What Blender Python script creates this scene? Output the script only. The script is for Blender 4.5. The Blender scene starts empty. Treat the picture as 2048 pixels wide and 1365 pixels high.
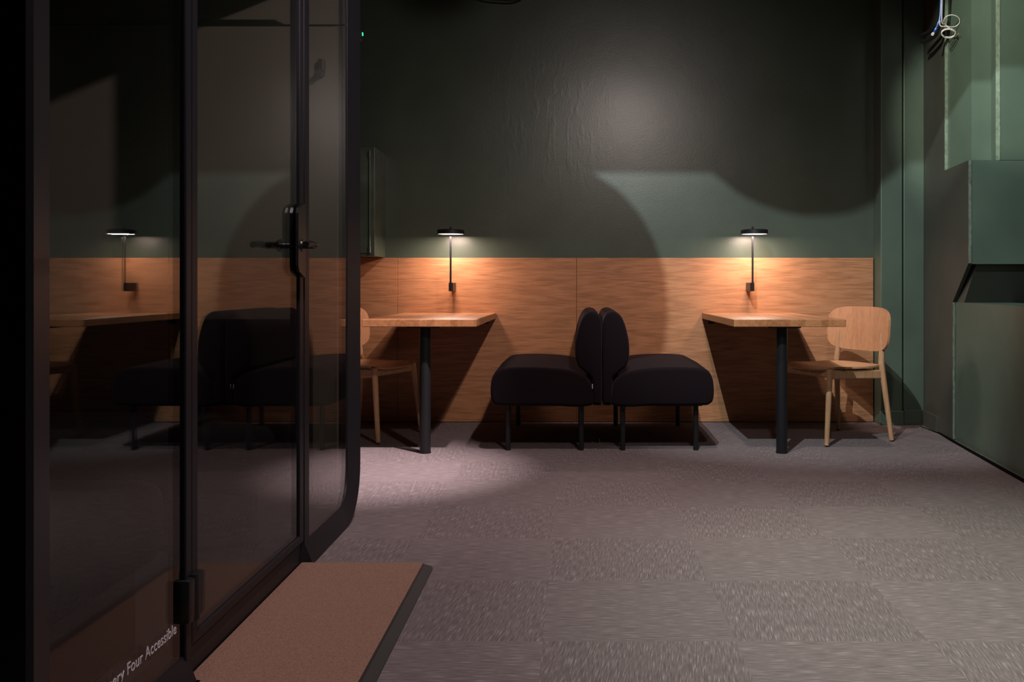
import bpy, bmesh, math, random
from mathutils import Vector, Matrix
random.seed(4)
SC = bpy.context.scene
COL = SC.collection
D = 6.38            # camera to the wood panel
H = 0.922           # camera height
F = 1890.0          # focal length in pixels of the 2048 wide frame
V = Vector

# ------------------------------------------------------------ camera, world, lights
cd = bpy.data.cameras.new('camera'); cam = bpy.data.objects.new('camera', cd); COL.objects.link(cam)
cam.location = (0, -D, H); cam.rotation_euler = (math.pi/2, 0, 0)
cd.sensor_width = 36; cd.lens = 36*F/2048
cd.shift_x = (1024-1150)/2048; cd.shift_y = -(682.5-572)/2048
cd.clip_start = 0.05
SC.camera = cam
W = bpy.data.worlds.new('world'); SC.world = W; W.use_nodes = True
W.node_tree.nodes['Background'].inputs[0].default_value = (.75, .9, 1, 1)
W.node_tree.nodes['Background'].inputs[1].default_value = 0.022
SC.view_settings.view_transform = 'Standard'; SC.view_settings.look = 'None'
SC.view_settings.gamma = 1; SC.view_settings.use_curve_mapping = False
SC.view_settings.exposure = 0.0

def spot(name, loc, target, power, col, ang, blend, rad):
    l = bpy.data.lights.new(name, 'SPOT'); o = bpy.data.objects.new(name, l); COL.objects.link(o)
    o.location = loc
    o.rotation_euler = (V(target)-V(loc)).to_track_quat('-Z', 'Y').to_euler()
    l.energy = power; l.color = col; l.spot_size = math.radians(ang); l.spot_blend = blend; l.shadow_soft_size = rad
    return o
# track spot over the seating: shadows of tables and sofas
spot('spot_seating', (.48, -2.15, 2.66), (.1, -1.0, 0), 95, (1, .80, .74), 125, .9, .03)
# track spot thrown at the carpet in front of the left table
spot('spot_left', (.1, -2.2, 2.9), (-1.10, -1.62, 0), 900, (1, .82, .84), 36, 1, .03)
# glossy patch on the wall, light in the booth
SP_GLOSS = (.62, -4.3, 2.85)
spot('spot_gloss', SP_GLOSS, (.15, -1.2, 1.0), 95, (1, .86, .80), 84, .7, .06)
# cool spot on the right half of the wall, interrupted by the added globes and beam
L3 = V((.2, -3.4, 3.2))
spot('spot_wall', L3, (1.62, 0, 1.0), 400, (.80, .92, .95), 58, .5, .004)
# right wall niche
spot('spot_niche', (.9, -2.6, 3.0), (2.42, -.85, 2.2), 250, (.97, 1, .86), 31, .5, .02)
# track spot aimed at the booth front
spot('spot_booth', (.75, -4.5, 2.82), (-1.35, -2.95, 1.95), 160, (1, .86, .84), 40, .8, .03)
# carpet at right
spot('spot_floor', (1.2, -4.0, 3.1), (1.45, -3.75, 0), 390, (.87, .98, .82), 66, .9, .04)
spot('fill_walkway', (-.05, -4.2, 3.15), (-.15, -3.9, 0), 180, (1, .84, .84), 88, .9, .04)  # added downlight that brightens the middle of the carpet

# ------------------------------------------------------------ materials
def new_mat(name):
    m = bpy.data.materials.new(name); m.use_nodes = True
    return m, m.node_tree.nodes, m.node_tree.links, m.node_tree.nodes['Principled BSDF']
def flat(name, col, rough=.5, metal=0, spec=.5, noise=None, bump=0, sheen=0):
    m, n, l, b = new_mat(name)
    b.inputs['Base Color'].default_value = (*col, 1); b.inputs['Roughness'].default_value = rough
    b.inputs['Metallic'].default_value = metal; b.inputs['Specular IOR Level'].default_value = spec
    if sheen:
        b.inputs['Sheen Weight'].default_value = sheen; b.inputs['Sheen Tint'].default_value = (.9, .55, .6, 1)
        b.inputs['Sheen Roughness'].default_value = .4
    if noise:
        tc = n.new('ShaderNodeTexCoord'); t = n.new('ShaderNodeTexNoise'); t.inputs['Scale'].default_value = noise; t.inputs['Detail'].default_value = 4
        l.new(tc.outputs['Object'], t.inputs['Vector'])
        r = n.new('ShaderNodeValToRGB'); l.new(t.outputs['Fac'], r.inputs['Fac'])
        r.color_ramp.elements[0].position = .3; r.color_ramp.elements[1].position = .7
        r.color_ramp.elements[0].color = (*[c*.72 for c in col], 1); r.color_ramp.elements[1].color = (*[min(1, c*1.28) for c in col], 1)
        l.new(r.outputs['Color'], b.inputs['Base Color'])
        if bump:
            bp = n.new('ShaderNodeBump'); bp.inputs['Strength'].default_value = bump; bp.inputs['Distance'].default_value = .002
            l.new(t.outputs['Fac'], bp.inputs['Height']); l.new(bp.outputs['Normal'], b.inputs['Normal'])
    return m

def paint(name, col, rough=.42, patches=True):
    m, n, l, b = new_mat(name)
    tc = n.new('ShaderNodeTexCoord')
    fine = n.new('ShaderNodeTexNoise'); fine.inputs['Scale'].default_value = 170; fine.inputs['Detail'].default_value = 3
    big = n.new('ShaderNodeTexNoise'); big.inputs['Scale'].default_value = 3.0; big.inputs['Detail'].default_value = 6
    mp = n.new('ShaderNodeMapping'); mp.inputs['Scale'].default_value = (12, 12, 3)
    st = n.new('ShaderNodeTexNoise'); st.inputs['Scale'].default_value = 2.2; st.inputs['Detail'].default_value = 5
    l.new(tc.outputs['Object'], fine.inputs['Vector']); l.new(tc.outputs['Object'], big.inputs['Vector'])
    l.new(tc.outputs['Object'], mp.inputs['Vector']); l.new(mp.outputs['Vector'], st.inputs['Vector'])
    r = n.new('ShaderNodeValToRGB'); l.new(big.outputs['Fac'], r.inputs['Fac'])
    r.color_ramp.elements[0].position = .3; r.color_ramp.elements[1].position = .7
    r.color_ramp.elements[0].color = (*[c*.88 for c in col], 1); r.color_ramp.elements[1].color = (*[c*1.1 for c in col], 1)
    l.new(r.outputs['Color'], b.inputs['Base Color'])
    a = n.new('ShaderNodeMath'); a.operation = 'MULTIPLY_ADD'; a.inputs[1].default_value = .35
    rs = n.new('ShaderNodeMapRange'); rs.inputs['From Min'].default_value = .50; rs.inputs['From Max'].default_value = .64
    l.new(st.outputs['Fac'], rs.inputs['Value'])
    a2 = n.new('ShaderNodeMath'); a2.operation = 'MULTIPLY_ADD'; a2.inputs[1].default_value = .2 if patches else 0
    gr = n.new('ShaderNodeVectorMath'); gr.operation = 'DISTANCE'; gr.inputs[1].default_value = (-.16, .02, 2.0); l.new(tc.outputs['Object'], gr.inputs[0])
    gm = n.new('ShaderNodeMapRange'); gm.inputs['From Min'].default_value = .25; gm.inputs['From Max'].default_value = .75; gm.inputs['To Min'].default_value = 1; gm.inputs['To Max'].default_value = 0
    l.new(gr.outputs['Value'], gm.inputs['Value'])
    gx = n.new('ShaderNodeMath'); gx.operation = 'MULTIPLY'; l.new(gm.outputs['Result'], gx.inputs[0]); l.new(rs.outputs['Result'], gx.inputs[1])
    l.new(gx.outputs[0], a2.inputs[0]); l.new(big.outputs['Fac'], a2.inputs[2])
    l.new(fine.outputs['Fac'], a.inputs[0]); l.new(a2.outputs['Value'], a.inputs[2])
    bp = n.new('ShaderNodeBump'); bp.inputs['Strength'].default_value = .35; bp.inputs['Distance'].default_value = .0035
    l.new(a.outputs['Value'], bp.inputs['Height']); l.new(bp.outputs['Normal'], b.inputs['Normal'])
    b.inputs['Roughness'].default_value = rough; b.inputs['Specular IOR Level'].default_value = .5
    return m

def wood(name, c1, c2, axis=0, scale=1.0, rough=.45, staves=None):
    """grain runs along the given axis; staves = (axis, width) for glued boards"""
    m, n, l, b = new_mat(name)
    tc = n.new('ShaderNodeTexCoord')
    mp = n.new('ShaderNodeMapping'); s = [230*scale]*3; s[axis] = 4.5*scale; mp.inputs['Scale'].default_value = s
    l.new(tc.outputs['Object'], mp.inputs['Vector'])
    vec = mp.outputs['Vector']
    val = None
    if staves:
        ax, wd = staves
        sep = n.new('ShaderNodeSeparateXYZ'); l.new(tc.outputs['Object'], sep.inputs[0])
        q = n.new('ShaderNodeMath'); q.operation = 'DIVIDE'; q.inputs[1].default_value = wd; l.new(sep.outputs[ax], q.inputs[0])
        fl = n.new('ShaderNodeMath'); fl.operation = 'FLOOR'; l.new(q.outputs[0], fl.inputs[0])
        sh = n.new('ShaderNodeMath'); sh.operation = 'MULTIPLY'; sh.inputs[1].default_value = 17.3; l.new(fl.outputs[0], sh.inputs[0])
        cb = n.new('ShaderNodeCombineXYZ')
        for i in range(3): l.new(sh.outputs[0], cb.inputs[i])
        ad = n.new('ShaderNodeVectorMath'); ad.operation = 'ADD'; l.new(vec, ad.inputs[0]); l.new(cb.outputs[0], ad.inputs[1]); vec = ad.outputs[0]
        wn = n.new('ShaderNodeTexWhiteNoise'); wn.noise_dimensions = '1D'; l.new(fl.outputs[0], wn.inputs['W']); val = wn.outputs['Value']
    t = n.new('ShaderNodeTexNoise'); t.inputs['Scale'].default_value = 1.6; t.inputs['Detail'].default_value = 6; t.inputs['Roughness'].default_value = .62; t.inputs['Distortion'].default_value = .05
    l.new(vec, t.inputs['Vector'])
    mp2 = n.new('ShaderNodeMapping'); s = [6*scale]*3; s[axis] = .55*scale; mp2.inputs['Scale'].default_value = s
    l.new(tc.outputs['Object'], mp2.inputs['Vector'])
    t2 = n.new('ShaderNodeTexNoise'); t2.inputs['Scale'].default_value = 1.4; t2.inputs['Detail'].default_value = 3; l.new(mp2.outputs['Vector'], t2.inputs['Vector'])
    wv = n.new('ShaderNodeMath'); wv.operation = 'SINE'
    w1 = n.new('ShaderNodeMath'); w1.operation = 'MULTIPLY'; w1.inputs[1].default_value = 55; l.new(t2.outputs['Fac'], w1.inputs[0]); l.new(w1.outputs[0], wv.inputs[0])
    mx = n.new('ShaderNodeMath'); mx.operation = 'MULTIPLY_ADD'; mx.inputs[1].default_value = .055; l.new(wv.outputs[0], mx.inputs[0]); l.new(t.outputs['Fac'], mx.inputs[2])
    out = mx.outputs[0]
    if val is not None:
        m3 = n.new('ShaderNodeMath'); m3.operation = 'MULTIPLY_ADD'; m3.inputs[1].default_value = .22; m3.inputs[2].default_value = -.11; l.new(val, m3.inputs[0])
        m4 = n.new('ShaderNodeMath'); m4.operation = 'ADD'; l.new(m3.outputs[0], m4.inputs[0]); l.new(out, m4.inputs[1]); out = m4.outputs[0]
    r = n.new('ShaderNodeValToRGB'); l.new(out, r.inputs['Fac'])
    r.color_ramp.elements[0].position = .28; r.color_ramp.elements[1].position = .60
    r.color_ramp.elements[0].color = (*c1, 1); r.color_ramp.elements[1].color = (*c2, 1)
    l.new(r.outputs['Color'], b.inputs['Base Color'])
    bp = n.new('ShaderNodeBump'); bp.inputs['Strength'].default_value = .12; bp.inputs['Distance'].default_value = .001
    l.new(t.outputs['Fac'], bp.inputs['Height']); l.new(bp.outputs['Normal'], b.inputs['Normal'])
    b.inputs['Roughness'].default_value = rough; b.inputs['Specular IOR Level'].default_value = .4
    return m

def carpet_mat():
    m, n, l, b = new_mat('carpet_tiles')
    tc = n.new('ShaderNodeTexCoord'); sep = n.new('ShaderNodeSeparateXYZ'); l.new(tc.outputs['Object'], sep.inputs[0])
    def mth(op, a, bb=None, c=None):
        x = n.new('ShaderNodeMath'); x.operation = op
        for i, v in enumerate((a, bb, c)):
            if v is None: continue
            if isinstance(v, (int, float)): x.inputs[i].default_value = v
            else: l.new(v, x.inputs[i])
        return x.outputs[0]
    ix = mth('FLOOR', mth('DIVIDE', mth('ADD', sep.outputs[0], .083), .5))
    iy = mth('FLOOR', mth('DIVIDE', mth('ADD', sep.outputs[1], .43), .5))
    par = mth('FLOORED_MODULO', mth('ADD', ix, iy), 2)          # 0: pile along Y, 1: along X
    cid = n.new('ShaderNodeCombineXYZ'); l.new(ix, cid.inputs[0]); l.new(iy, cid.inputs[1])
    wn = n.new('ShaderNodeTexWhiteNoise'); wn.noise_dimensions = '3D'; l.new(cid.outputs[0], wn.inputs['Vector'])
    def streak(sx, sy, rot, det):
        mp = n.new('ShaderNodeMapping'); mp.vector_type = 'POINT'
        rt = n.new('ShaderNodeVectorRotate'); rt.rotation_type = 'Z_AXIS'; rt.inputs['Angle'].default_value = rot
        l.new(tc.outputs['Object'], rt.inputs['Vector']); l.new(rt.outputs[0], mp.inputs['Vector'])
        mp.inputs['Scale'].default_value = (sx, sy, 1)
        t = n.new('ShaderNodeTexNoise'); t.inputs['Scale'].default_value = 1; t.inputs['Detail'].default_value = det; t.inputs['Roughness'].default_value = .55
        l.new(mp.outputs[0], t.inputs['Vector']); return t.outputs['Fac']
    sA = streak(300, 17, .13, 3); sB = streak(17, 320, .03, 3)
    mix = n.new('ShaderNodeMix'); mix.data_type = 'FLOAT'; l.new(par, mix.inputs[0]); l.new(sA, mix.inputs[2]); l.new(sB, mix.inputs[3])
    s = mix.outputs[0]
    r = n.new('ShaderNodeValToRGB'); l.new(s, r.inputs['Fac'])
    e = r.color_ramp.elements; e[0].position = .30; e[0].color = (.105, .082, .086, 1); e[1].position = .78; e[1].color = (.38, .325, .315, 1)
    k = r.color_ramp.elements.new(.56); k.color = (.175, .140, .143, 1)
    k = r.color_ramp.elements.new(.64); k.color = (.25, .21, .205, 1)
    br = mth('MULTIPLY_ADD', wn.outputs['Value'], .10, .98)
    br2 = mth('MULTIPLY_ADD', par, .03, br)
    vm = n.new('ShaderNodeVectorMath'); vm.operation = 'SCALE'; l.new(r.outputs['Color'], vm.inputs[0]); l.new(br2, vm.inputs['Scale'])
    l.new(vm.outputs[0], b.inputs['Base Color'])
    bp = n.new('ShaderNodeBump'); bp.inputs['Strength'].default_value = .7; bp.inputs['Distance'].default_value = .004
    l.new(s, bp.inputs['Height']); l.new(bp.outputs['Normal'], b.inputs['Normal'])
    b.inputs['Roughness'].default_value = .85; b.inputs['Specular IOR Level'].default_value = .25
    return m

def glass_mat():
    m = bpy.data.materials.new('booth_glass'); m.use_nodes = True; n = m.node_tree.nodes; l = m.node_tree.links; n.clear()
    out = n.new('ShaderNodeOutputMaterial'); lw = n.new('ShaderNodeLayerWeight'); lw.inputs['Blend'].default_value = .5
    p = n.new('ShaderNodeMath'); p.operation = 'POWER'; p.inputs[1].default_value = 5; l.new(lw.outputs['Facing'], p.inputs[0])
    q = n.new('ShaderNodeMath'); q.operation = 'MULTIPLY_ADD'; q.inputs[1].default_value = .90; q.inputs[2].default_value = .045; l.new(p.outputs[0], q.inputs[0])
    tr = n.new('ShaderNodeBsdfTransparent'); tr.inputs[0].default_value = (.87, .86, .84, 1)
    gl = n.new('ShaderNodeBsdfGlossy'); gl.inputs['Roughness'].default_value = 0; gl.inputs[0].default_value = (.95, .95, .95, 1)
    mx = n.new('ShaderNodeMixShader'); l.new(q.outputs[0], mx.inputs[0]); l.new(tr.outputs[0], mx.inputs[1]); l.new(gl.outputs[0], mx.inputs[2])
    l.new(mx.outputs[0], out.inputs[0]); return m

def emit(name, col, st):
    m, n, l, b = new_mat(name); b.inputs['Base Color'].default_value = (*col, 1)
    b.inputs['Emission Color'].default_value = (*col, 1); b.inputs['Emission Strength'].default_value = st; return m

GREEN = (.064, .084, .063)
M = dict(
    wall=paint('green_wall_paint', GREEN, .33), wall_r=paint('green_side_wall_paint', (.085, .120, .088), .45, False),
    side=paint('shaded_green_side_paint', (.060, .062, .048), .55, False),  # side wall green made darker and browner: its shade is put into the colour
    worn=flat('worn_plaster_edge', (.15, .185, .135), .45, noise=45, bump=1),
    cab=flat('green_cabinet_lacquer', (.062, .085, .060), .38, noise=8),
    panel=wood('oak_veneer_panel', (.23, .098, .043), (.52, .245, .120), 0),
    table=wood('oak_butcher_block', (.23, .092, .036), (.43, .195, .084), 1, 1.0, .38, (0, .042)),
    chair_v=wood('oak_chair_veneer', (.40, .180, .088), (.57, .285, .150), 2, .8, .42),
    chair_s=wood('oak_seat_veneer', (.36, .185, .09), (.52, .29, .155), 1, .8, .42),
    chair_l=wood('oak_chair_frame', (.36, .185, .09), (.52, .30, .16), 2, .8, .45),
    carpet=carpet_mat(), glass=glass_mat(),
    fabric=flat('dark_aubergine_wool', (.0085, .0048, .0068), .95, spec=.12, noise=420, bump=.5, sheen=.06),
    booth_fabric=flat('black_booth_wool', (.010, .010, .013), .95, spec=.15, noise=300, bump=.4),
    black=flat('matt_black_steel', (.010, .010, .012), .42, spec=.4),
    blackgl=flat('satin_black_handle', (.008, .008, .009), .36, spec=.6),
    booth=flat('black_booth_lacquer', (.013, .0120, .017), .45, spec=.3),
    liner=flat('warm_grey_booth_felt', (.15, .130, .110), .9),
    rubber=flat('black_rubber', (.022, .022, .024), .55),
    mat=flat('brown_ribbed_felt', (.27, .155, .115), .95, spec=.1, noise=260, bump=.9),
    ceil=flat('black_ceiling_paint', (.012, .013, .012), .8),
    dark=flat('dark_green_back_paint', (.03, .038, .030), .7),
    white=flat('white_sheath', (.75, .68, .66), .4), blue=flat('blue_flex', (.004, .045, .26), .35), lettering=flat('white_vinyl', (.95, .95, 1.0), .5),
    blackw=flat('black_sheath', (.012, .012, .012), .45), tag=flat('pale_label', (.5, .47, .47), .6),
    lamp=emit('lamp_diffuser', (1, .80, .72), 2.6), led=emit('green_led', (.05, 1, .35), 2.5),
    gap=flat('black_gap', (.003, .003, .003), .9, spec=.05), tapec=flat('orange_core', (.6, .25, .08), .5),
)

# ------------------------------------------------------------ mesh helpers
def obj(name, bm, mat, parent=None, smooth=False, angle=40):
    me = bpy.data.meshes.new(name); bmesh.ops.recalc_face_normals(bm, faces=bm.faces[:]); bm.to_mesh(me); bm.free()
    me.materials.append(M[mat] if isinstance(mat, str) else mat)
    o = bpy.data.objects.new(name, me); COL.objects.link(o)
    if parent: o.parent = parent
    if smooth:
        for p in me.polygons: p.use_smooth = True
        for p in me.polygons:
            if len(p.vertices) > 30: p.use_smooth = False
        try: me.set_sharp_from_angle(angle=math.radians(angle))
        except Exception: pass
    return o
def tag(o, label=None, cat=None, group=None, kind=None):
    if label: o['label'] = label
    if cat: o['category'] = cat
    if group: o['group'] = group
    if kind: o['kind'] = kind
    return o
def thing(name, label, cat, loc=(0, 0, 0), rz=0, group=None):
    o = bpy.data.objects.new(name, None); COL.objects.link(o); o.location = loc; o.rotation_euler = (0, 0, rz)
    o.empty_display_size = .1
    return tag(o, label, cat, group)
def struct(name, bm, mat, label=None):
    o = obj(name, bm, mat); o['kind'] = 'structure'
    o['label'] = label or name.replace('_', ' ')
    return o
def box(bm, x0, x1, y0, y1, z0, z1, bev=0, seg=2):
    vs = [bm.verts.new((x, y, z)) for x in (x0, x1) for y in (y0, y1) for z in (z0, z1)]
    fs = [bm.faces.new([vs[i] for i in f]) for f in ((0, 1, 3, 2), (4, 6, 7, 5), (0, 4, 5, 1), (2, 3, 7, 6), (0, 2, 6, 4), (1, 5, 7, 3))]
    if bev:
        es = list({e for f in fs for e in f.edges})
        bmesh.ops.bevel(bm, geom=es, offset=bev, segments=seg, affect='EDGES', profile=.5)
    return bm
def bx(*a, **k): return box(bmesh.new(), *a, **k)
def cyl(bm, p0, p1, r0, r1=None, n=24, cap=True):
    r1 = r0 if r1 is None else r1; p0 = V(p0); p1 = V(p1); d = (p1-p0).normalized()
    a = d.orthogonal().normalized(); b = d.cross(a)
    A = [bm.verts.new(p0+(a*math.cos(t)+b*math.sin(t))*r0) for t in [2*math.pi*i/n for i in range(n)]]
    B = [bm.verts.new(p1+(a*math.cos(t)+b*math.sin(t))*r1) for t in [2*math.pi*i/n for i in range(n)]]
    for i in range(n): bm.faces.new((A[i], A[(i+1) % n], B[(i+1) % n], B[i]))
    if cap: bm.faces.new(A[::-1]); bm.faces.new(B)
    return bm
def tube(bm, pts, r, n=8, sub=6, closed=False):
    """catmull-rom tube"""
    P = [V(p) for p in pts]; Q = []
    for i in range(len(P)-1):
        a = P[max(i-1, 0)]; b = P[i]; c = P[i+1]; d = P[min(i+2, len(P)-1)]
        for k in range(sub):
            t = k/sub; Q.append(.5*((2*b)+(c-a)*t+(2*a-5*b+4*c-d)*t*t+(3*b-a-3*c+d)*t**3))
    Q.append(P[-1]); rings = []; up = None
    for i, q in enumerate(Q):
        d = (Q[min(i+1, len(Q)-1)]-Q[max(i-1, 0)]).normalized()
        if up is None: up = d.orthogonal().normalized()
        up = (up-d*up.dot(d)).normalized(); s = d.cross(up)
        rings.append([bm.verts.new(q+(up*math.cos(2*math.pi*k/n)+s*math.sin(2*math.pi*k/n))*r) for k in range(n)])
    for A, B in zip(rings, rings[1:]):
        for k in range(n): bm.faces.new((A[k], A[(k+1) % n], B[(k+1) % n], B[k]))
    bm.faces.new(rings[0][::-1]); bm.faces.new(rings[-1]); return bm
def prism(bm, poly, z0, z1):
    a = [bm.verts.new((x, y, z0)) for x, y in poly]; b = [bm.verts.new((x, y, z1)) for x, y in poly]; n = len(poly)
    for i in range(n): bm.faces.new((a[i], a[(i+1) % n], b[(i+1) % n], b[i]))
    bm.faces.new(a[::-1]); bm.faces.new(b); return bm
def loft(bm, loops, capa=True, capb=True, close=True):
    R = [[bm.verts.new(p) for p in L] for L in loops]
    for A, B in zip(R, R[1:]):
        n = len(A)
        for k in range(n if close else n-1): bm.faces.new((A[k], A[(k+1) % n], B[(k+1) % n], B[k]))
    if capa: bm.faces.new(R[0][::-1])
    if capb: bm.faces.new(R[-1])
    return bm

# ------------------------------------------------------------ the room
XL, YB, ZC = -6.0, -8.5, 3.35
struct('floor', bx(XL, 4.2, YB, .3, -.1, 0), 'carpet', 'dark plum-grey carpet tiles laid with the pile turned in a checkerboard')
struct('ceiling', bx(XL, 4.2, YB, .3, ZC, ZC+.1), 'ceil', 'black painted ceiling above the frame')
struct('wall_back', bx(XL, 2.9, .02, .25, 0, ZC), 'wall', 'dark green painted back wall with uneven plaster')
struct('wall_left', bx(XL-.1, XL, YB, .3, 0, ZC), 'dark', 'dark wall behind the booth')
struct('wall_front', bx(XL, 4.2, YB-.1, YB, 0, ZC), 'dark', 'dark wall behind the camera')

# pilasters in the right corner
bm = bx(2.022, 2.166, -.13, .02, 0, ZC, bev=.006)
struct('trim_1', bm, 'wall_r', 'green boxed pipe column beside the end of the oak panelling')
bm = bx(2.180, 2.318, -.11, .02, 0, ZC, bev=.006)
struct('trim_2', bm, 'wall_r', 'green pier in the corner right of the boxed column')
bm = bmesh.new(); box(bm, 2.014, 2.172, -.142, -.128, 0, .095, bev=.004)
struct('baseboard_column', bm, 'wall_r', 'green painted skirting around the boxed column foot')
bm = bmesh.new(); box(bm, 2.180, 2.316, -.122, -.108, 0, .10, bev=.004)
struct('baseboard_corner', bm, 'wall_r', 'green painted skirting on the corner pier')

def RX(y): return 2.316+.1039*(y+.11)
def strip_poly(bm, pts, off, th):
    """polygon (Y, z) on the slanted side wall plane, thickened away from the room"""
    a = [bm.verts.new((RX(y)+off, y, z)) for y, z in pts]; b = [bm.verts.new((RX(y)+off+th, y, z)) for y, z in pts]; n = len(pts)
    for i in range(n): bm.faces.new((a[i], a[(i+1) % n], b[(i+1) % n], b[i]))
    bm.faces.new(a); bm.faces.new(b[::-1]); return bm
bm = bmesh.new()
strip_poly(bm, [(-.11, 0), (-.75, 0), (-.75, .824), (-1.05, 1.047), (-1.05, 1.63), (-.583, 1.63), (-.583, ZC), (-.11, ZC)], 0, .022)
struct('wall_right', bm, 'side', 'shaded stepped facing of the green side wall')
bm = bmesh.new(); strip_poly(bm, [(-.74, 0), (YB, 0), (YB, .824), (-.74, .824)], .016, .3)
struct('wall_right_lower', bm, 'wall_r', 'green lower side wall running toward the camera')
bm = bmesh.new(); x0 = RX(-.76)+.022
loft(bm, [[(x, -.60, .0), (x, -.86, .0), (x, -.86, .815), (x, -1.035, 1.044), (x, -.60, 1.044)] for x in (x0, 3.9)])
struct('wall_right_back', bm, 'side', 'shaded sloping soffit between the lower and middle green wall blocks')
bm = bmesh.new(); prism(bm, [(RX(-1.05)+.022, -1.05), (3.9, -1.05), (3.9, -.74), (RX(-.75)+.022, -.74)], 1.045, 1.632)
struct('wall_right_middle', bm, 'wall_r', 'green block of the side wall between niche and ledge')
bm = bmesh.new(); prism(bm, [(2.286, -.58), (2.289, -.925), (2.402, -.925), (2.382, -1.028), (2.396, -1.05), (3.9, -1.05), (3.9, -.5), (2.29, -.5)], 1.63, ZC)
struct('wall_right_upper', bm, 'wall_r', 'green upper block of the side wall with stepped corner')
# worn plaster edges of the steps
def edge_strip(name, y, z0, z1, off, wd, label):
    bm = bmesh.new(); n = 26; a = []; b = []
    for i in range(n+1):
        z = z0+(z1-z0)*i/n; j = random.uniform(-.0012, .0012)
        a.append((RX(y)+off+j, y-.003, z)); b.append((RX(y)+off+wd+j*1.5, y-.003, z))
    A = [bm.verts.new(p) for p in a]; B = [bm.verts.new(p) for p in b]; C = [bm.verts.new((p[0], p[1]+.004, p[2])) for p in b]; E = [bm.verts.new((p[0], p[1]+.004, p[2])) for p in a]
    for i in range(n):
        for P, Q in ((A, B), (B, C), (C, E), (E, A)): bm.faces.new((P[i], P[i+1], Q[i+1], Q[i]))
    bm.faces.new((A[0], B[0], C[0], E[0])); bm.faces.new((A[n], E[n], C[n], B[n]))
    struct(name, bm, 'worn', label)
edge_strip('trim_3', -.583, 1.63, ZC-.02, .001, .020, 'pale worn plaster edge left of the niche')
edge_strip('trim_4', -1.05, 1.05, 1.63, .001, .016, 'worn plaster edge of the middle wall step')
bm = bmesh.new(); prism(bm, [(2.381, -1.033), (2.394, -1.0535), (2.397, -1.0535), (2.386, -1.031)], 1.632, ZC-.02)
struct('trim_5', bm, 'worn', 'pale worn plaster edge right of the niche')
edge_strip('trim_6', -.75, .01, .824, .001, .012, 'worn vertical edge of the lower side wall')
bm = bmesh.new(); a = [(RX(y)-w, y) for y, w in ((-.12, .016), (-.46, .016), (-.46, -.01), (-.12, -.01))]; prism(bm, a, 0, .10)
struct('baseboard_right', bm, 'side', 'shaded green skirting at the foot of the side wall')
bm = bmesh.new()
prism(bm, [(RX(-.46)-.02, -.20), (RX(-.5)-.012, -.50), (RX(-.75)-.020, -.75), (RX(-1.6)-.026, -1.6), (RX(YB)-.03, YB+.05), (RX(YB)+.01, YB+.05), (RX(-.47)+.0, -.47), (RX(-.46)-.018, -.46)], .0, .006)
struct('trim_7', bm, 'gap', 'black gap where the carpet is cut along the side wall')

# oak panelling
for i, (x0, x1) in enumerate(((-3.2, -1.2), (-1.198, .009), (.0115, 2.014))):
    o = obj('wall_panel', bx(x0, x1, 0, .02, .004, 1.111, bev=.0012, seg=1), 'panel')
    tag(o, ('oak veneer wall panel mostly hidden behind the glass booth', 'oak veneer wall panel behind the left table, up to the seam above the sofas',
            'oak veneer wall panel behind the right table and chair')[i], 'wall panel', 'oak panels along the back wall')
# unseen beam and globes, added above the frame to cast the wall shadows
struct('shadow_beam', bx(-.6, 2.3, -3.01, -2.99, 3.027, ZC), 'ceil', 'unseen black beam added above the frame to cut the wall spot')
def globe(c, r, label):
    t = thing('shadow_globe', label, 'pendant', (c.x, c.y, c.z)); bm = bmesh.new()
    bmesh.ops.create_uvsphere(bm, u_segments=32, v_segments=16, radius=r); obj('shade', bm, 'black', t, True)
    obj('cord', cyl(bmesh.new(), (0, 0, r*.97), (0, 0, ZC-c.z), .003, n=8), 'black', t)
T = .12
for (sx, sz), sr, lb in (((1.47, 2.35), .84, 'unseen black globe added to shade the wall over the right table'), ((-.225, .84), .85, 'unseen black globe added to shade the wall behind the sofas')):
    globe(L3+(V((sx, 0, sz))-L3)*T, sr*T, lb)

# ------------------------------------------------------------ green wall cabinet
t = thing('wall_cabinet', 'green metal wall cabinet with locking rod, above the oak panelling beside the booth', 'cabinet', (-1.284, .02, 1.113))
obj('body', bx(-.55, 0, -.337, 0, 0, .70, bev=.004), 'cab', t)
dr = obj('door', bx(-.53, -.026, -.347, -.335, .018, .682, bev=.003), 'cab', t); tag(dr)
obj('locking_rod', cyl(cyl(cyl(bmesh.new(), (-.030, -.356, .03), (-.030, -.356, .665), .0045, n=12), (-.030, -.356, .02), (-.030, -.356, .06), .0085, n=12), (-.030, -.356, .63), (-.030, -.356, .672), .0085, n=12), 'cab', dr)

# ------------------------------------------------------------ tables
def make_table(x0, x1, px, label):
    cx = (x0+x1)/2; t = thing('table', label, 'table', (cx, -.64, 0), 0, 'booth tables against the oak wall')
    o = obj('tabletop', bx(x0-cx, x1-cx, -.645, .638, .700, .740, bev=.003), 'table', t)
    bm = cyl(bmesh.new(), (px-cx, -.53, .004), (px-cx, -.53, .699), .0305, n=32)
    leg = obj('leg', bm, 'black', t, True); obj('foot_pad', cyl(bmesh.new(), (px-cx, -.53, 0), (px-cx, -.53, .006), .033, n=32), 'black', leg, True)
    obj('mounting_plate', bx(px-cx-.09, px-cx+.09, -.60, -.46, .692, .700), 'black', t)
    for s in (-1, 1):
        bm = bmesh.new(); xx = s*.24; box(bm, xx-.02, xx+.02, .40, .632, .688, .700, bev=.002); box(bm, xx-.02, xx+.02, .624, .634, .665, .690, bev=.002)
        obj('bracket', bm, 'black', t)
make_table(-1.150, -.533, -.826, 'left oak table on one black post, next to the glass booth')
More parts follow.
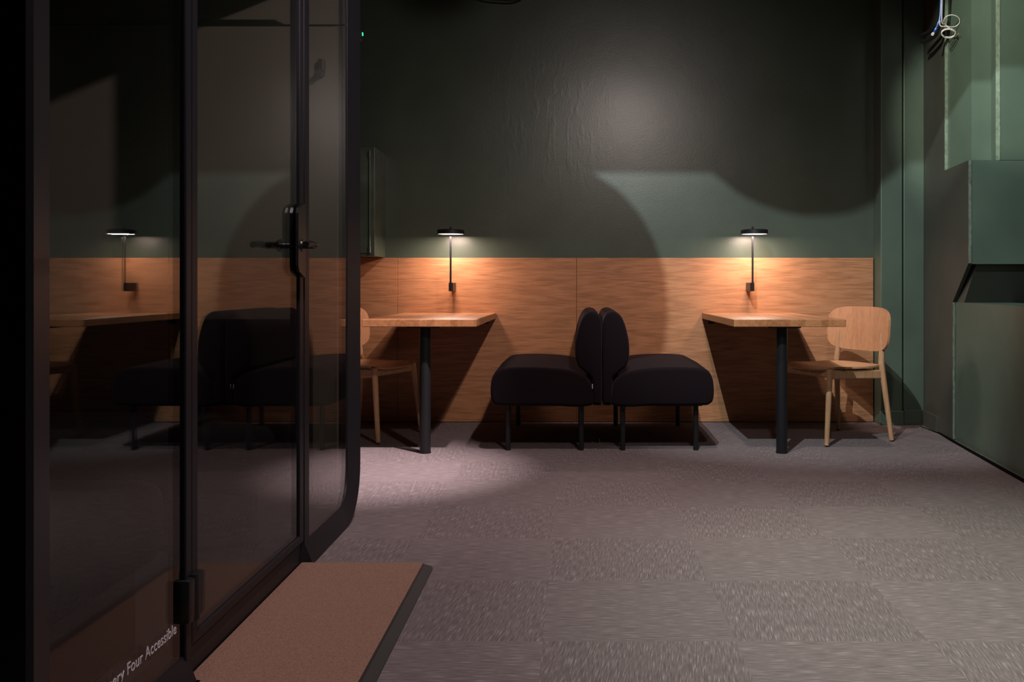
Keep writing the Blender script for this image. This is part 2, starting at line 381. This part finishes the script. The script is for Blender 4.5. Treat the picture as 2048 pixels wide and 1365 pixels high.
make_table(.857, 1.462, 1.140, 'right oak table on one black post, with the curved-back chair at its right')

# ------------------------------------------------------------ wall lamps
def make_lamp(x, side, label):
    t = thing('wall_lamp', label, 'lamp', (x, 0, .886), 0, 'black reading lamps over the tables')
    obj('mount', bx(-.014, .014, -.155, -.001, 0, .057, bev=.002), 'black', t)
    bm = cyl(bmesh.new(), (0, -.165, 0), (0, -.165, .36), .0065, n=16); cyl(bm, (0, -.165, .0), (0, -.165, .06), .0078, n=16)
    obj('pole', bm, 'black', t, True)
    hx, hy, hz, R = .004 if side < 0 else .008, -.185, .374, .0885
    bm = bmesh.new(); prof = [(0, .030), (R-.004, .030), (R, .026), (R, 0), (R-.003, 0), (R-.003, .010), (0, .010)]; n = 64
    rings = []
    for r, z in prof:
        rings.append([bm.verts.new((hx+r*math.cos(2*math.pi*i/n), hy+r*math.sin(2*math.pi*i/n), hz+z)) for i in range(n)] if r else [bm.verts.new((hx, hy, hz+z))])
    for A, B in zip(rings, rings[1:]):
        for i in range(n):
            j = (i+1) % n
            if len(A) == 1: bm.faces.new((A[0], B[i], B[j]))
            elif len(B) == 1: bm.faces.new((A[i], A[j], B[0]))
            else: bm.faces.new((A[i], A[j], B[j], B[i]))
    sh = obj('lamp_shade', bm, 'black', t, True, 35)
    obj('diffuser', cyl(bmesh.new(), (hx, hy, hz+.002), (hx, hy, hz+.006), R-.006, n=48), 'lamp', sh)
    obj('knob', cyl(bmesh.new(), (0, -.165, hz+.029), (0, -.165, hz+.052), .0062, n=16), 'black', t, True)
    l = bpy.data.lights.new('lamp_light', 'AREA'); l.shape = 'DISK'; l.size = .15; l.energy = 7.2; l.color = (1, .73, .61)
    lo = bpy.data.objects.new('lamp_light', l); COL.objects.link(lo); lo.parent = t; lo.location = (hx, hy, hz+.0015)
make_lamp(-.818, -1, 'black disc reading lamp on the wall over the left table')
make_lamp(1.168, 1, 'black disc reading lamp on the wall over the right table')

# ------------------------------------------------------------ sofas
SEAT = [(.057, .258), (.30, .256), (.575, .258), (.608, .275), (.618, .305), (.620, .35), (.612, .41), (.585, .452), (.53, .468), (.40, .472), (.25, .465), (.16, .450), (.10, .428), (.066, .395), (.055, .35)]
BACK = [(.002, .265), (.006, .259), (.048, .259), (.052, .265), (.054, .36), (.060, .410), (.095, .445), (.128, .472), (.146, .513), (.150, .56), (.146, .62), (.129, .695), (.109, .745), (.085, .771), (.055, .780), (.025, .770), (.007, .74), (.002, .70), (.002, .5)]
def cr_loop(pts, sub=4):
    P = [V((a, b)) for a, b in pts]; n = len(P); out = []
    for i in range(n):
        a, b, c, d = P[i-1], P[i], P[(i+1) % n], P[(i+2) % n]
        for k in range(sub):
            t = k/sub; h = (c-b).length
            m1 = (c-a)/((c-b).length+(b-a).length)*h*.9; m2 = (d-b)/((d-c).length+(c-b).length)*h*.9
            out.append((2*t**3-3*t*t+1)*b+(t**3-2*t*t+t)*m1+(-2*t**3+3*t*t)*c+(t**3-t*t)*m2)
    return out
def cushion(pts, y0, y1, r=.045, bulge=.006):
    L = cr_loop(pts); c = sum(L, V((0, 0)))/len(L); n = len(L); bm = bmesh.new(); loops = []
    nor = []
    for i in range(n):
        d = (L[(i+1) % n]-L[i-1]).normalized(); nn = V((d.y, -d.x))
        nor.append(nn)
    area = sum(L[i].x*L[(i+1) % n].y-L[(i+1) % n].x*L[i].y for i in range(n))
    sg = 1 if area > 0 else -1
    def sec(y, ins, bl=0): return [(p.x-sg*m.x*ins+sg*m.x*bl, y, p.y-sg*m.y*ins+sg*m.y*bl) for p, m in zip(L, nor)]
    K = 7
    for k in range(K+1):
        a = math.pi/2*k/K; loops.append(sec(y0+r*(1-math.sin(a)), r*.55*(1-math.cos(math.pi/2-a))))
    loops.reverse() if False else None
    # start: flat end inset -> full section
    loops = []
    for k in range(K+1):
        a = math.pi/2*k/K; loops.append(sec(y0+r*(1-math.cos(a))*.6, r*.42*(1-math.sin(a))))
    loops.append(sec((y0+y1)/2, 0, bulge))
    for k in range(K, -1, -1):
        a = math.pi/2*k/K; loops.append(sec(y1-r*(1-math.cos(a))*.6, r*.42*(1-math.sin(a))))
    return loft(bm, loops)
def make_sofa(x, mir, label):
    t = thing('sofa', label, 'sofa', (x, -.62, 0), math.pi if not mir else 0, 'dark sofas standing back to back')
    # local +x is the seat direction
    obj('seat', cushion(SEAT, -.53, .53), 'fabric', t, True, 60)
    obj('backrest', cushion(BACK, -.53, .53, .04, .002), 'fabric', t, True, 60)
    fr = obj('underframe', bx(.07, .56, -.47, .47, .248, .275, bev=.004), 'black', t)
    for xx in (.115, .525):
        for yy in (-.46, .46):
            obj('leg', cyl(bmesh.new(), (xx, yy, 0), (xx, yy, .262), .0145, n=20), 'black', t, True)
    ty = .5315 if not mir else -.5315
    if not mir: tag(obj('label_tag', bx(.052, .056, ty-.004, ty+.004, .352, .378), 'tag', t), 'pale sewn fabric tag')
make_sofa(.1505, False, 'left dark sofa, seat toward the left table, back against its twin')
make_sofa(.1525, True, 'right dark sofa, seat toward the right table, back against its twin')

# ------------------------------------------------------------ chairs (local: faces -y, seat height .46)
def rounded_sheet(fn, w, h, r, th, nu=26, nv=18):
    """rounded rectangular shell; fn(u, v) -> point, normal computed numerically"""
    bm = bmesh.new(); top = {}; bot = {}
    def P(u, v): return V(fn(u, v))
    def nrm(u, v):
        e = .004; return ((P(u+e, v)-P(u-e, v)).cross(P(u, v+e)-P(u, v-e))).normalized()
    def sq(s, t):       # square [-1,1]^2 -> rounded rect by superellipse style mapping
        p = 4.0; m = max(abs(s), abs(t))
        if m == 0: return 0, 0
        k = m/((abs(s)**p+abs(t)**p)**(1/p)) if (s or t) else 1
        k = 1+(k-1)*min(1, m**2)
        return s*k*w/2, t*k*h/2
    for i in range(nu+1):
        for j in range(nv+1):
            s = -1+2*i/nu; t_ = -1+2*j/nv
            u, v = sq(s, t_); p = P(u, v); m = nrm(u, v)
            top[i, j] = bm.verts.new(p+m*th/2); bot[i, j] = bm.verts.new(p-m*th/2)
    for i in range(nu):
        for j in range(nv):
            bm.faces.new((top[i, j], top[i+1, j], top[i+1, j+1], top[i, j+1])); bm.faces.new((bot[i, j], bot[i, j+1], bot[i+1, j+1], bot[i+1, j]))
    for i in range(nu):
        bm.faces.new((top[i, 0], bot[i, 0], bot[i+1, 0], top[i+1, 0])); bm.faces.new((top[i, nv], top[i+1, nv], bot[i+1, nv], bot[i, nv]))
    for j in range(nv):
        bm.faces.new((top[0, j], top[0, j+1], bot[0, j+1], bot[0, j])); bm.faces.new((top[nu, j], bot[nu, j], bot[nu, j+1], top[nu, j+1]))
    return bm
def bar(bm, a, b, hw, hh, up=V((0, 0, 1)), r=.006):
    a = V(a); b = V(b); d = (b-a).normalized(); s = d.cross(up).normalized(); u = s.cross(d)
    c = [(-hw, -hh+r), (-hw+r, -hh), (hw-r, -hh), (hw, -hh+r), (hw, hh-r), (hw-r, hh), (-hw+r, hh), (-hw, hh-r)]
    return loft(bm, [[p+s*x+u*y for x, y in c] for p in (a, b)])
def make_chair(loc, rz, label):
    t = thing('dining_chair', label, 'chair', loc, rz, 'oak chairs at the tables')
    seat = rounded_sheet(lambda u, v: (u*(1-.10*(v+.22)), v, .448-.020*math.exp(-((v-.03)/.13)**2)*(1-(u/.26)**2)-.020*max(0, -v-.15)/.08+.0*u), .455, .455, .09, .010)
    obj('seat', seat, 'chair_s', t, True, 60)
    def back(u, v):
        y = .235+.30*(v)*.28-.62*u*u
        return (u, y, .660+v)
    obj('backrest', rounded_sheet(back, .55, .268, .08, .013), 'chair_v', t, True, 60)
    for s in (-1, 1):
        lg = obj('leg', cyl(bmesh.new(), (s*.232, -.235, .008), (s*.205, -.190, .438), .0135, .0185, 20), 'chair_l', t, True)
        obj('foot_glide', cyl(bmesh.new(), (s*.2322, -.2355, 0), (s*.232, -.235, .010), .0105, .0115, 16), 'blackw', lg, True)
        bm = cyl(bmesh.new(), (s*.238, .240, .008), (s*.200, .196, .46), .0135, .0185, 20, True)
        cyl(bm, (s*.200, .196, .455), (s*.190, .213, .64), .0185, .0135, 20)
        lg = obj('leg', bm, 'chair_l', t, True)
        obj('foot_glide', cyl(bmesh.new(), (s*.2382, .2405, 0), (s*.238, .240, .010), .0105, .0115, 16), 'blackw', lg, True)
        obj('seat_rail', bar(bmesh.new(), (s*.203, -.185, .408), (s*.201, .190, .396), .010, .026), 'chair_l', t)
    bm = bmesh.new(); bar(bm, (-.2, -.188, .408), (.2, -.188, .408), .010, .020); obj('front_rail', bm, 'chair_l', t)
    bm = bmesh.new(); bar(bm, (-.2, .192, .396), (.2, .192, .396), .010, .022); obj('rear_rail', bm, 'chair_l', t)
    return t
# facing vector f -> local -y ;  rz so that (0,-1) rotates to f
def rzf(fx, fy): return math.atan2(fx, -fy)
RC = V((1.660+1.898+1.454+1.216, -.373-.78-.955-.548))/4
make_chair((RC.x+.002, RC.y, 0), rzf(-.91, -.41), 'oak chair with a curved veneer backrest, standing right of the right table')
LC = V((-1.272, -.572))
make_chair((LC.x, LC.y, 0), rzf(.92, -.39), 'oak chair left of the left table, half hidden behind the glass booth')

# ------------------------------------------------------------ glass meeting booth
XF = -.90
Y0, Y1, ZT = -4.88, -2.555, 2.30
DN, DF = -4.187, -3.28            # door zone along Y
bt = thing('meeting_booth', 'black framed glass meeting booth filling the left side, white lettering low on its pane', 'booth', (-1.58, -3.735, 0))
def W2L(p): return (p[0]+1.58, p[1]+3.735, p[2])
def bobj(name, bm, mat, parent=None, smooth=False, angle=35):
    bmesh.ops.translate(bm, verts=bm.verts[:], vec=(1.58, 3.735, 0)); return obj(name, bm, mat, parent or bt, smooth, angle)
def rr(ya, yb, za, zb, rb, rt, k=8):
    """rounded rectangle in the (Y, z) plane with extra points at the door"""
    pts = []
    def arc(cy, cz, r, a0): 
        for i in range(k+1):
            a = a0+math.pi/2*i/k; pts.append((cy+r*math.cos(a), cz+r*math.sin(a)))
    arc(yb-rb, za+rb, rb, -math.pi/2)      # bottom far corner
    arc(yb-rt, zb-rt, rt, 0)
    for y in (DF+.02, DF, DN, DN-.02): pts.append((y, zb))
    arc(ya+rt, zb-rt, rt, math.pi/2)
    arc(ya+rb, za+rb, rb, math.pi)
    for y in (DN-.02, DN, DF, DF+.02): pts.append((y, za))
    return pts
def ring(spec):
    loops = []
    for ins, insb, rb, x in spec:
        P = rr(Y0+ins, Y1-ins, insb, ZT-ins, rb, max(rb, .14), 8)
        L = []
        for y, z in P:
            xx = x
            if DN-.001 <= y <= DF+.001: xx = min(x, XF)
            L.append((xx, y, z))
        loops.append(L)
    return loops
bm = loft(bmesh.new(), ring([(.118, .082, .12, -.945), (.112, .078, .12, XF-.012), (.108, .074, .125, XF+.006), (.100, .070, .13, XF+.008), (.012, .004, .205, -.866), (0, 0, .22, -.872), (0, 0, .22, -1.0), (.0, 0, .22, -2.30)]), False, False)
bobj('shell', bm, 'booth', smooth=True, angle=25)
# lining
bobj('end_wall', bx(-2.26, -.925, -2.71, -2.68, .07, 2.2), 'liner')
bobj('end_wall', bx(-2.26, -.925, -4.80, -4.77, .07, 2.2), 'liner')
bm = bmesh.new(); P = rr(Y0+.002, Y1-.002, .002, ZT-.002, .22, .22); loft(bm, [[(-2.31, y, z) for y, z in P], [(-2.26, y, z) for y, z in P]]); bobj('back_wall', bm, 'booth')
bobj('inner_floor', bx(-2.26, -.95, -4.79, -2.69, .03, .07), 'rubber')
bobj('inner_ceiling', bx(-2.26, -.95, -4.79, -2.69, 2.13, 2.19), 'rubber')
# air grille: thin joint line with a tapered slot, on the far end wall
bm = bmesh.new(); yy = -2.716
def gpoly(pts):
    a = [bm.verts.new((x, yy, z)) for x, z in pts]; b = [bm.verts.new((x, yy+.008, z)) for x, z in pts]; n = len(pts)
    for i in range(n): bm.faces.new((a[i], a[(i+1) % n], b[(i+1) % n], b[i]))
    bm.faces.new(a); bm.faces.new(b[::-1])
def pxz(px, py, d=3.664): return ((px-1150)*d/F, H-(py-572)*d/F)
gpoly([pxz(-60, 50.5), pxz(688, 50.5), pxz(688, 48.5), pxz(-60, 48.5)])
gpoly([pxz(204, 49), pxz(222, 39), pxz(548, 39), pxz(570, 49)])
bobj('air_grille', bm, 'gap')
bobj('coat_hook', cyl(bx(-.992, -.968, -2.735, -2.71, 1.735, 1.80, bev=.006), (-.98, -2.76, 1.742), (-.98, -2.73, 1.75), .012), 'black')
# panes, posts, door
def pane(name, ya, yb, parent=None, za=.075, zb=2.185, corner=None):
    if corner:
        k = 8; r = .12; pts = []
        P = rr(Y0+.110, Y1-.110, .076, ZT-.110, .122, .15, k)
        pts = [(y, z) for y, z in P if (y >= ya-.0001 if corner > 0 else y <= yb+.0001)]
        e = ya if corner > 0 else yb
        if corner > 0: pts = [(e, .076)]+[p for p in pts[:18]]+[(e, ZT-.110)]
        else:
            pts = P[22:40]; pts = [(e, ZT-.110)]+list(pts)+[(e, .076)]
    else: pts = [(ya, za), (yb, za), (yb, zb), (ya, zb)]
    bm = bmesh.new(); a = [bm.verts.new((XF+.004, y, z)) for y, z in pts]; b = [bm.verts.new((XF-.004, y, z)) for y, z in pts]; n = len(pts)
    for i in range(n): bm.faces.new((a[i], a[(i+1) % n], b[(i+1) % n], b[i]))
    bm.faces.new(a); bm.faces.new(b[::-1]); return bobj(name, bm, 'glass', parent)
pane('glass_pane', -3.215, 0, corner=1)
gp = pane('glass_pane', 0, -4.215, corner=-1)
bobj('door_post', bx(XF-.03, XF+.010, -3.270, -3.213, .06, 2.2, bev=.004), 'booth')
bobj('door_post', bx(XF-.03, XF+.012, -4.223, -4.187, .06, 2.2, bev=.004), 'booth')
door = bobj('door', loft(bmesh.new(), [[(x, y, z) for y, z in L] for x, L in (
    (XF-.022, [(-4.15, .110), (-3.322, .110), (-3.322, 2.12), (-4.15, 2.12)]), (XF+.008, [(-4.15, .110), (-3.322, .110), (-3.322, 2.12), (-4.15, 2.12)]),
    (XF+.010, [(-4.152, .106), (-3.320, .106), (-3.320, 2.124), (-4.152, 2.124)]), (XF+.010, [(-4.183, .086), (-3.284, .086), (-3.284, 2.18), (-4.183, 2.18)]),
    (XF-.022, [(-4.183, .086), (-3.284, .086), (-3.284, 2.18), (-4.183, 2.18)]), (XF-.022, [(-4.15, .110), (-3.322, .110), (-3.322, 2.12), (-4.15, 2.12)]))], False, False), 'booth')
pane('door_glass', -4.152, -3.320, door, .108, 2.122)
sill = bobj('door_sill', bx(XF-.05, XF-.001, -4.187, -3.28, .0, .082, bev=.003), 'booth')
# lock case and levers
bm = bmesh.new()
prof = [(-3.366, .985), (-3.356, .968), (-3.30, .950), (-3.286, .95), (-3.286, 1.19), (-3.30, 1.19), (-3.356, 1.172), (-3.366, 1.155)]
for xa, xb in ((XF+.009, XF+.018), (XF-.034, XF-.022)): loft(bm, [[(xa, y, z) for y, z in prof], [(xb, y, z) for y, z in prof]])
bobj('lock_case', bm, 'blackgl', door)
for s in (1, -1):
    xo = XF-.02+s*.082; bm = bmesh.new(); yh = -3.325; zh = 1.052
    cyl(bm, (XF-.02+s*.03, yh, zh), (xo, yh, zh), .011, .010, 20)
    cyl(bm, (XF-.02+s*.032, yh, zh), (XF-.02+s*.042, yh, zh), .022, .018, 24)
    tube(bm, [(xo-s*.012, yh+.004, zh), (xo, yh-.01, zh+.001), (xo, yh-.05, zh+.003), (xo, yh-.09, zh+.001), (xo, yh-.115, zh-.002)], .0105, 14)
    bobj('lever_handle', bm, 'blackgl', door, True)
# hinge
bm = bx(XF-.01, XF+.024, -4.232, -4.195, .150, .250, bev=.006); box(bm, XF-.01, XF+.024, -4.172, -4.135, .150, .250, bev=.006)
cyl(bm, (XF+.014, -4.1835, .148), (XF+.014, -4.1835, .253), .014, n=20)
bobj('hinge', bm, 'blackgl', door, True)
# status light
se = bobj('status_sensor', bx(-.955, -.9065, -2.557, -2.345, 1.965, 2.01, bev=.004), 'black')
tag(bobj('status_light', bx(-.912, -.905, -2.352, -2.343, 1.990, 2.003), 'led', se), 'small lit green status light')
# lettering
cu = bpy.data.curves.new('lettering', 'FONT'); cu.body = 'Framery Four Accessible'; cu.size = .0350; cu.align_x = 'RIGHT'; cu.extrude = .0003; cu.space_character = 1.0
tmp = bpy.data.objects.new('tmp', cu); COL.objects.link(tmp); bpy.context.view_layer.update()
me = bpy.data.meshes.new_from_object(tmp.evaluated_get(bpy.context.evaluated_depsgraph_get())); bpy.data.objects.remove(tmp)
me.transform(Matrix(((0, 0, 1, XF+.0046+1.58), (1.05, 0, 0, -4.257+3.735), (0, 1, 0, .142), (0, 0, 0, 1))))
me.materials.clear(); me.materials.append(M['lettering'])
lt = bpy.data.objects.new('lettering', me); COL.objects.link(lt); lt.parent = bt; tag(lt, 'white lettering low on the pane')

# booth sofas behind the glass
def booth_sofa(y, sgn, label):
    t = thing('booth_sofa', label, 'sofa', (-1.53, y, .07), 0 if sgn < 0 else math.pi, 'black sofas inside the booth')
    # local: back at +y, seat toward -y
    obj('backrest', bx(-.53, .53, -.13, 0, .02, .725, bev=.05, seg=5), 'booth_fabric', t, True, 60)
    obj('seat', bx(-.54, .54, -.70, -.10, .18, .385, bev=.06, seg=5), 'booth_fabric', t, True, 60)
    obj('base', bx(-.50, .50, -.60, -.03, 0, .19, bev=.01), 'black', t)
booth_sofa(-2.73, -1, 'black sofa at the far end inside the glass booth')
booth_sofa(-4.755, 1, 'black sofa at the near end inside the glass booth')

# ------------------------------------------------------------ doormat
def rrxy(x0, x1, y0, y1, r, k=7):
    out = []; st = -4.205
    for cx, cy, a0 in ((x1-r, y1-r, 0), (x0+.004, y1-.004, 90), (x0+.039, y0+.004, 180), (x1-r, y0+r, 270)):
        rad = r if cx == x1-r else .004
        for i in range(k+1):
            a = math.radians(a0+90*i/k); out.append((cx+rad*math.cos(a), cy+rad*math.sin(a)))
        if a0 == 90: out += [(x0, st), (x0+.035, st)]; x0 = x0+.035
    return out
mt = thing('doormat', 'brown doormat with black rubber edge on the floor before the booth door', 'doormat', (-.68, -4.0, 0))
ms = (-.898, -.462, -4.75, -3.262)
def sh(L, z): return [(x+.68, y+4.0, z) for x, y in L]
bm = loft(bmesh.new(), [sh(rrxy(*ms, .05), 0), sh(rrxy(*ms, .05), .003), sh(rrxy(ms[0], ms[1]-.028, ms[2]+.02, ms[3]-.012, .035), .012), sh(rrxy(ms[0]+.001, ms[1]-.034, ms[2]+.024, ms[3]-.016, .02), .011)])
obj('rubber_edge', bm, 'rubber', mt)
bm = loft(bmesh.new(), [sh(rrxy(ms[0]+.002, ms[1]-.035, ms[2]+.026, ms[3]-.018, .02), .010), sh(rrxy(ms[0]+.002, ms[1]-.035, ms[2]+.026, ms[3]-.018, .02), .014)])
obj('felt_top', bm, 'mat', mt)

# ------------------------------------------------------------ cables top right
def P3(px, py, d): return V(((px-1150)*d/F, d-D, H-(py-572)*d/F))
def rel(t, pts): return [p-t.location for p in pts]
c0 = P3(1870, 0, 5.9)
tr = thing('cable_conduit', 'two black conduits hanging under the ceiling in the top right corner', 'conduit', P3(1882, -40, 5.6))
bm = tube(bmesh.new(), rel(tr, [P3(1842, 71, 5.95), P3(1858, 64, 5.85), P3(1876, 50, 5.72), P3(1884, 30, 5.65), P3(1888, -60, 5.6)]), .013, 12)
obj('conduit', bm, 'black', tr, True)
bm = tube(bmesh.new(), rel(tr, [P3(1844, 83, 5.95), P3(1852, 82, 5.9), P3(1866, 74, 5.8), P3(1874, 62, 5.72), P3(1882, 20, 5.62), P3(1884, -60, 5.6)]), .014, 12)
obj('conduit', bm, 'black', tr, True)
def cable(name, pts, r, mat, label, n=8):
    t = thing(name, label, 'cable', pts[-1]); obj('sheath', tube(bmesh.new(), rel(t, pts), r, n, 8), mat, t, True); return t
t = cable('blue_cable', [P3(1866, 68, 5.62), P3(1871, 59, 5.62), P3(1876, 48, 5.61), P3(1881, 28, 5.60), P3(1885, -50, 5.58)], .0075, 'blue', 'blue flexible conduit hanging in front of black ones, top right')
obj('cut_end', cyl(bmesh.new(), *rel(t, [P3(1864.8, 69, 5.615), P3(1866.4, 67, 5.62)]), .0088, n=16), 'white', t, True)
def ring_pts(cx, cy, rx, ry, a0, a1, d, n=22, dr=0):
    return [P3(cx+rx*math.cos(math.radians(a0+(a1-a0)*i/n)), cy+ry*math.sin(math.radians(a0+(a1-a0)*i/n)), d+dr*math.sin(math.radians(a0+(a1-a0)*i/n))) for i in range(n+1)]
t = cable('white_cable', ring_pts(1903.5, 42, 16, 12, 150, -190+0, 5.60, 26, .03)[::-1]+[P3(1884, 44, 5.6), P3(1884, 10, 5.59), P3(1886, -50, 5.58)], .0027, 'white', 'single loop of white cable hanging top right, above the coiled bundle')
t = cable('white_cable', [P3(1911, 68, 5.6)]+ring_pts(1897, 65.5, 14, 8.5, 20, 350, 5.6, 22, .02)+ring_pts(1896.5, 67.5, 13.5, 8.5, 0, 330, 5.58, 22, .02)+[P3(1904, 60, 5.58), P3(1893, 53, 5.59), P3(1880, 50, 5.6), P3(1883, 20, 5.6), P3(1885, -50, 5.6)], .0027, 'white', 'coiled bundle of white cable with bare ends, lowest of the top right cables')
for q in ((1918, 66), (1921, 70)):
    obj('bare_wire', tube(bmesh.new(), rel(t, [P3(1909, 69, 5.6), P3(1914, 69.5, 5.59), P3(*q, 5.58)]), .0014, 6), 'tapec' if q[1] < 68 else 'blackw', t, True)
cable('black_cable', [P3(925, -25, 6.34), P3(960, -5, 6.34), P3(1000, 1, 6.34), P3(1035, -1, 6.34), P3(1070, -25, 6.34)], .006, 'blackw', 'slack black cable sagging at the top edge over the back wall')
